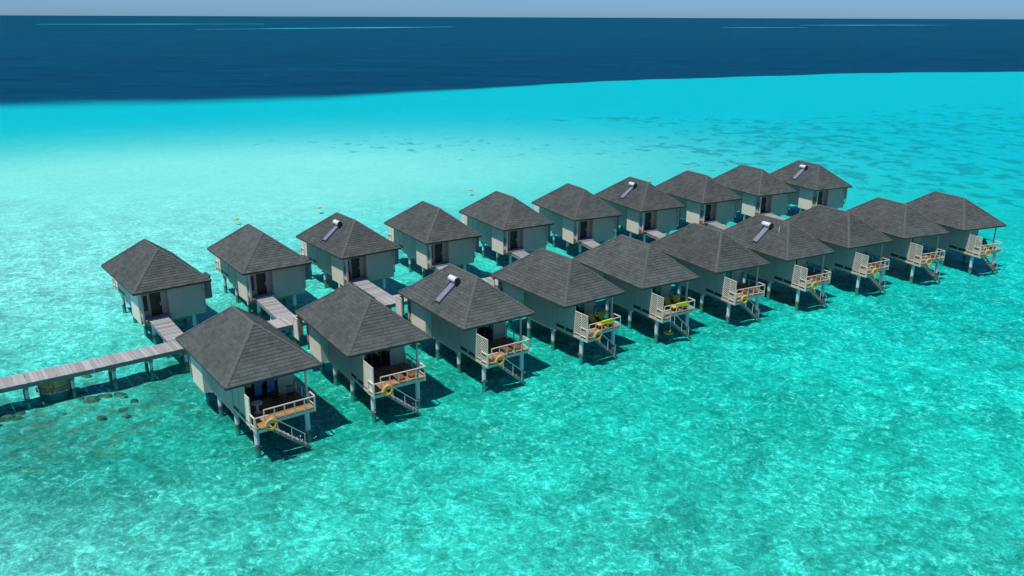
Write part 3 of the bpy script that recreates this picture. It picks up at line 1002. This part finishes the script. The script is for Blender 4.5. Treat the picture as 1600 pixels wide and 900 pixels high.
for i in range(10):
    # back row spur
    p0, a = W('B', i, -.05, 1.95, 0); uu, vv_ = uv(BACK[i][2])
    # walk until within reach of the spine
    best = min((((p0 + uu * k * .1) - (spine[j] + (spine[j + 1] - spine[j]) * t_)).length, k) for k in range(0, 110) for j in range(1, len(spine) - 1) for t_ in [x / 20 for x in range(21)])
    e = p0 + uu * (best[1] * .1 - 1.17)
    walkway('villa_walkway', [p0, e], 1.7, 'short timber walkway from the door of the %s villa in the back row' % ORD[i], 300, piers=[((p0 + uu * 3).x, (p0 + uu * 3).y, a)], group='walkways to the villa doors', z=DZ - .06, z1=JZ + .002)
    p0, a = W('F', i, -RL + .05, 5.05, 0); uu, vv_ = uv(FRONT[i][2])
    best = min((((p0 - uu * k * .1) - (spine[j] + (spine[j + 1] - spine[j]) * t_)).length, k) for k in range(0, 110) for j in range(1, len(spine) - 1) for t_ in [x / 20 for x in range(21)])
    e = p0 - uu * (best[1] * .1 - 1.17)
    walkway('villa_walkway', [p0, e], 1.7, 'short timber walkway behind the %s villa in the front row' % ORD[i], 300, group='walkways to the villa doors', z=DZ - .06, z1=JZ + .002)

# rusted round caisson under the jetty
b = MB(ident)
N = 28
dr = empty('rusted_drum', (-36.6, 61.0, 0))
vs_ = []
prof = [(-1.9, 1.24), (.1, 1.24), (.12, 1.30), (.3, 1.30), (.32, 1.24), (.75, 1.22), (.77, 1.29), (.92, 1.29), (.92, 1.05), (.7, 1.02)]
for z, r in prof:
    for i in range(N):
        a = 2 * math.pi * i / N
        rr = r + .03 * math.sin(3 * a + z) + random.uniform(-.012, .012)
        vs_.append((rr * math.cos(a), rr * math.sin(a), z))
fs_ = [(k * N + i, k * N + (i + 1) % N, (k + 1) * N + (i + 1) % N, (k + 1) * N + i) for k in range(len(prof) - 1) for i in range(N)]
b.add(vs_, fs_); b.build('shell', MAT['rust'], dr)
MB(ident).cyl((0, 0, .4), (0, 0, .74), 1.03, 1.03, N).build('fill', MAT['post'], dr)
tag(dr, 'round rusty caisson standing in the water under the jetty', 'caisson')

# ------------------------------------------------------------------ solar water heaters
def solar(row, i, label):
    u, v, z = (-5.6, 2.5, 0)
    o, a = W(row, i, u, 0, 0)
    root = empty('solar_water_heater')
    sl_ = math.atan2(RH, HIP)
    T = Matrix.Translation(o) @ Matrix.Rotation(a, 4, 'Z') @ Matrix.Translation((0, 0, EZ)) @ Matrix.Rotation(sl_, 4, 'X')
    root.matrix_world = T            # local x along the eave, y up the slope, z off the roof
    S0, S1 = .95, 3.05
    pn = MB(ident).box(-.02, .62, S0, S1, .13, .21).build('collector', MAT['steel'], root)
    MB(ident).box(.03, .57, S0 + .06, S1 - .02, .214, .222).build('collector_glass', MAT['collector'], pn)
    fr_ = MB(ident)
    fr_.box(.02, .07, S0 - .1, S1 + .35, .05, .12).box(.54, .59, S0 - .1, S1 + .35, .05, .12)
    fr_.build('mounting_frame', MAT['dark'], root)
    tk = MB(ident).cyl((-.32, 3.3, .36), (.78, 3.3, .36), .27, .27, 20).build('tank', MAT['white'], root, smooth=True)
    MB(ident).cyl((.78, 3.3, .36), (.92, 3.3, .36), .285, .27, 20).build('tank_cap', MAT['dark'], root, smooth=True)
    MB(ident).cyl((-.40, 3.3, .36), (-.32, 3.3, .36), .27, .275, 20).build('tank_cap', MAT['steel'], root, smooth=True)
    MB(ident).tube([(-.25, 3.2, .25), (-.22, 2.2, .07), (-.2, .55, .07)], .03, 6).build('supply_pipe', MAT['dark'], root, smooth=True)
    tag(root, label, 'water heater', 'solar water heaters on the roofs')
solar('F', 2, 'solar water heater with white tank on the third front-row roof')
solar('F', 6, 'solar water heater with white tank on the seventh front-row roof')
solar('B', 2, 'solar water heater with white tank on the third back-row roof')
solar('B', 6, 'solar water heater with white tank on the seventh back-row roof')
solar('B', 9, 'solar water heater with white tank on the last back-row roof')

# ------------------------------------------------------------------ life rings
def life_ring(root_name, loc, rz, label, flat=False):
    e = empty(root_name, loc, rz)
    e.scale = (1.12, 1.12, 1.12)
    ax = (0, 0, 1) if flat else (1, 0, 0)
    MB(ident).torus((0, 0, 0), ax, .31, .095, 30, 10).build('ring', MAT['ring'], e, smooth=True)
    rp = MB(ident)
    n = 24
    pts = []
    for i in range(n + 1):
        t_ = 2 * math.pi * i / n
        r_ = .39 + .05 * abs(math.sin(2 * t_))
        pts.append((0.02, r_ * math.cos(t_), r_ * math.sin(t_)) if not flat else (r_ * math.cos(t_), r_ * math.sin(t_), .02))
    rp.tube(pts, .014, 5).build('grab_rope', MAT['rope'], e)
    for k in range(4):
        t_ = math.pi / 2 * k
        c = (0, .31 * math.cos(t_), .31 * math.sin(t_)) if not flat else (.31 * math.cos(t_), .31 * math.sin(t_), 0)
        tang = (0, -math.sin(t_), math.cos(t_)) if not flat else (-math.sin(t_), math.cos(t_), 0)
        MB(ident).torus(c, tang, .098, .012, 12, 5).build('band', MAT['rope'], e, smooth=True)
    tag(e, label, 'life ring', 'orange life rings of the front row')
    return e
for i in range(10):
    if i == 4: continue
    p, a = W('F', i, 1.90, 2.2, 2.12)
    e = life_ring('life_ring', p, a, 'orange life ring on the deck rail of the %s front-row villa' % ORD[i])
e = life_ring('life_ring', (14.8, 73.4, .02), .4, 'orange life ring floating on the water below the fifth front-row deck', True)
rp = MB(ident)
p0, a = W('F', 4, 1.76, 2.1, 2.6)
dlt = p0 - Vector((14.8, 73.4, 0))
pts = [(dlt.x * (1 - s) + .2 * s, dlt.y * (1 - s) + .2 * s, 2.6 * (1 - s) ** 1.6 + .03) for s in [k / 8 for k in range(9)]]
ropeo = rp.tube(pts, .022, 5).build('tether_rope', MAT['rope'], e)
ropeo.matrix_parent_inverse = Matrix.Rotation(-.4, 4, 'Z')

# ------------------------------------------------------------------ deck furniture
def lounger(loc, rz, cushion, label, back=35):
    e = empty('sun_lounger', loc, rz)       # local x towards the feet
    m = MB(ident).box(-.35, 1.25, -.33, -.27, .26, .34).box(-.35, 1.25, .27, .33, .26, .34).box(1.19, 1.25, -.27, .27, .26, .34).box(-.35, -.29, -.27, .27, .26, .34)
    m.build('frame', MAT['teak'], e)
    for x in (-.25, 1.12):
        for y in (-.3, .3):
            MB(ident).box(x - .03, x + .03, y - .03, y + .03, 0, .258).build('leg', MAT['teak'], e)
    for k in range(9):
        x = .0 + k * .135
        MB(ident).box(x, x + .11, -.265, .265, .30, .325).build('slat', MAT['teak'], e)
    c, s = math.cos(R(back + 15)), math.sin(R(back + 15))
    b = MB(ident)
    b.hexa([(0, -.3, .31), (0, .3, .31), (-.75 * c, .3, .31 + .75 * s), (-.75 * c, -.3, .31 + .75 * s), (.03, -.3, .34), (.03, .3, .34), (-.75 * c + .03, .3, .34 + .75 * s), (-.75 * c + .03, -.3, .34 + .75 * s)])
    b.build('backrest', MAT['teak'], e)
    if cushion:
        MB(ident).box(.03, 1.27, -.3, .3, .345, .43).build('cushion', cushion, e, bevel=.02)
        b = MB(ident)
        ox, oz = .06 * s, .06 * c
        b.hexa([(.03, -.3, .345), (.03, .3, .345), (-.78 * c + .03, .3, .345 + .78 * s), (-.78 * c + .03, -.3, .345 + .78 * s), (.11, -.3, .43), (.11, .3, .43), (-.78 * c + .11, .3, .40 + .78 * s), (-.78 * c + .11, -.3, .40 + .78 * s)])
        b.build('back_cushion', cushion, e, bevel=.02)
    tag(e, label, 'sun lounger', 'sun loungers on the front decks')
    return e
for i in range(10):
    cu, adj = (MAT['yellow'], 'yellow cushioned') if i in (3, 4) else ((MAT['olive'], 'olive cushioned') if i == 9 else (None, 'bare wooden'))
    if i == 0: continue
    for k, v in enumerate((3.95, 5.0)):
        off = random.uniform(-.05, .05)
        uu_ = -.75 if cu else -.55
        p, a = W('F', i, uu_ + off, v, DZ)
        lounger(p, a + random.uniform(-.05, .05), cu, '%s sun lounger, %s of two on the %s front-row deck' % (adj, ('left', 'right')[k], ORD[i]), 35 if cu else 4)
for i in (3, 4):
    p, a = W('F', i, .84, 4.25, 2.785)
    e = empty('towel', p, a)
    m = MB(ident)
    m.box(-.055, .055, -.55, .55, .0, .02).box(.056, .075, -.55, .55, -.32, .02).box(-.075, -.056, -.55, .55, -.12, .02)
    tw = m.build('towel', MAT['towel'])
    tw.location = p; tw.rotation_euler = (0, 0, a)
    bpy.data.objects.remove(e)
    tag(tw, 'bright yellow towel draped over the deck rail of the %s front-row villa' % ORD[i], 'towel', 'yellow towels on rails')
# chairs and table on the nearest deck
def chair(loc, rz, label):
    e = empty('deck_chair', loc, rz)
    MB(ident).box(-.25, .25, -.26, .26, .38, .43).build('seat', MAT['door'], e)
    for x in (-.22, .22):
        for y in (-.23, .23):
            MB(ident).box(x - .02, x + .02, y - .02, y + .02, 0, .378).build('leg', MAT['door'], e)
    m = MB(ident)
    for y in (-.22, -.11, 0, .11, .22):
        m.bar((-.24, y, .43), (-.36, y, .92), .03, .03)
    m.bar((-.36, -.25, .92), (-.36, .25, .92), .04, .06)
    m.build('backrest', MAT['door'], e)
    for y in (-.26, .26):
        MB(ident).bar((-.3, y, .63), (.24, y, .63), .04, .04).build('armrest', MAT['door'], e)
    tag(e, label, 'chair', 'dark chairs on the nearest deck')
p, a = W('F', 0, -1.55, 4.0, DZ); chair(p, a + .2, 'dark wooden chair on the nearest deck, the one nearer its table')
p, a = W('F', 0, -1.5, 5.0, DZ); chair(p, a - .25, 'dark wooden chair on the nearest deck, at its right end')
p, a = W('F', 0, -.9, 2.3, DZ)
e = empty('round_table', p, a)
MB(ident).cyl((0, 0, .70), (0, 0, .74), .40, .40, 24).build('table_top', MAT['white'], e)
MB(ident).cyl((0, 0, .03), (0, 0, .70), .10, .07, 12).build('pedestal', MAT['white'], e, smooth=True)
MB(ident).cyl((0, 0, 0), (0, 0, .03), .24, .22, 20).build('base', MAT['white'], e)
tag(e, 'small round white pedestal table on the nearest deck', 'table')
def hanging_cloth(row, i, v, label, w=.55):
    p, a = W(row, i, -2.45, v, 2.4)
    m = MB(ident)
    n = 6
    for k in range(n):
        y = -w / 2 + k * w / n
        x = .025 * (k % 2)
        m.hexa([(x, y, 0), (x + .02, y, 0), (.025 - x + .02, y + w / n, 0), (.025 - x, y + w / n, 0), (x, y, 1.25), (x + .02, y, 1.25), (.025 - x + .02, y + w / n, 1.25), (.025 - x, y + w / n, 1.25)])
    o = m.build('hanging_towel', MAT['blue'])
    o.location = p; o.rotation_euler = (0, 0, a)
    tag(o, label, 'towel', 'blue cloths hanging on deck doors')
hanging_cloth('F', 0, 3.0, 'blue cloth hanging at the glass doors of the nearest deck, left one')
hanging_cloth('F', 0, 3.95, 'blue cloth hanging at the glass doors of the nearest deck, right one')
hanging_cloth('F', 1, 2.0, 'blue cloth hanging at the deck doors of the second front-row villa')
# red extinguisher by a back-row door
p, a = W('B', 2, -1.18, 1.45, DZ)
e = empty('fire_extinguisher', p, a)
MB(ident).cyl((0, 0, 0), (0, 0, .62), .10, .10, 12).build('bottle', MAT['red'], e, smooth=True)
MB(ident).cyl((0, 0, .62), (0, 0, .74), .09, .03, 12).build('neck', MAT['red'], e, smooth=True)
MB(ident).box(-.02, .1, -.015, .015, .75, .79).build('lever', MAT['dark'], e)
tag(e, 'small red bottle-shaped extinguisher left of a dark door in back row', 'extinguisher')

# ------------------------------------------------------------------ floats on the lagoon
BU = [(-40.5, 119.1, 'orange float on the lagoon behind the second back-row roof'), (-30.1, 127.0, 'orange float on the lagoon behind the third back-row roof'),
      (-7.2, 141.1, 'orange float on the lagoon above the fifth back-row roof'), (25.5, 153.8, 'orange float on the lagoon above the seventh back-row roof'),
      (35.0, 162.3, 'orange float just above the ridge of the eighth back-row roof')]
for k, (x, y, lb) in enumerate(BU):
    e = empty('lagoon_float', (x, y, -.06), .3 * k)
    e.scale = (.62, .62, .42)
    m = MB(ident)
    N = 14
    for cx in (-.3, .3):
        vs_ = []
        for (zx, r) in ((-.62, .06), (-.5, .2), (-.2, .27), (.2, .27), (.5, .2), (.62, .06)):
            for i in range(N):
                t_ = 2 * math.pi * i / N
                vs_.append((zx, cx + r * math.cos(t_), .08 + r * math.sin(t_)))
        fs_ = [(q * N + i, q * N + (i + 1) % N, (q + 1) * N + (i + 1) % N, (q + 1) * N + i) for q in range(5) for i in range(N)]
        fs_ += [tuple(range(N)), tuple(reversed(range(5 * N, 6 * N)))]
        MB(ident).add(vs_, fs_).build('pontoon', MAT['float'], e, smooth=True)
    MB(ident).box(-.35, .35, -.42, .42, .28, .36).build('board', MAT['float'], e)
    tag(e, lb, 'float', 'orange floats on the lagoon')

# ------------------------------------------------------------------ foam where water breaks on stairs, posts and caisson
fm = MB(ident)
rng = random.Random(11)
def fleck(x, y, r, el=1.0, ang=0.0):
    n = 7
    vs_ = []
    for i in range(n):
        t_ = 2 * math.pi * i / n
        rr = r * rng.uniform(.5, 1.1)
        a, b_ = rr * math.cos(t_) * el, rr * math.sin(t_)
        vs_.append((x + a * math.cos(ang) - b_ * math.sin(ang), y + a * math.sin(ang) + b_ * math.cos(ang), rng.uniform(.004, .008)))
    vs_.append((x, y, .01))
    fm.add(vs_, [(i, (i + 1) % n, n) for i in range(n)])
for i in range(6):
    for k in range(16 if i < 2 else 8):
        p, a = W('F', i, rng.gauss(1.3, .35), rng.gauss(4.4, .45), 0)
        fleck(p.x, p.y, rng.uniform(.012, .03), rng.uniform(2, 4), rng.uniform(0, 3))
    for (u, v) in ((.5, 1.6), (.5, 5.33)):
        for k in range(6):
            t_ = rng.uniform(0, 6.28)
            p, a = W('F', i, u + .27 * math.cos(t_), v + .27 * math.sin(t_), 0)
            fleck(p.x, p.y, rng.uniform(.015, .04), 2, t_ + 1.57)
for k in range(110):
    t_ = rng.uniform(-2.8, -.3)
    rr = rng.gauss(1.42, .05)
    fleck(-36.6 + rr * math.cos(t_), 61.0 + rr * math.sin(t_), rng.uniform(.04, .09), 2.6, t_ + 1.57)
o = fm.build('sea_foam', MAT['foam'])
tag(o, 'white foam flecks round the stairs, posts and rusty caisson', 'foam', kind='stuff')
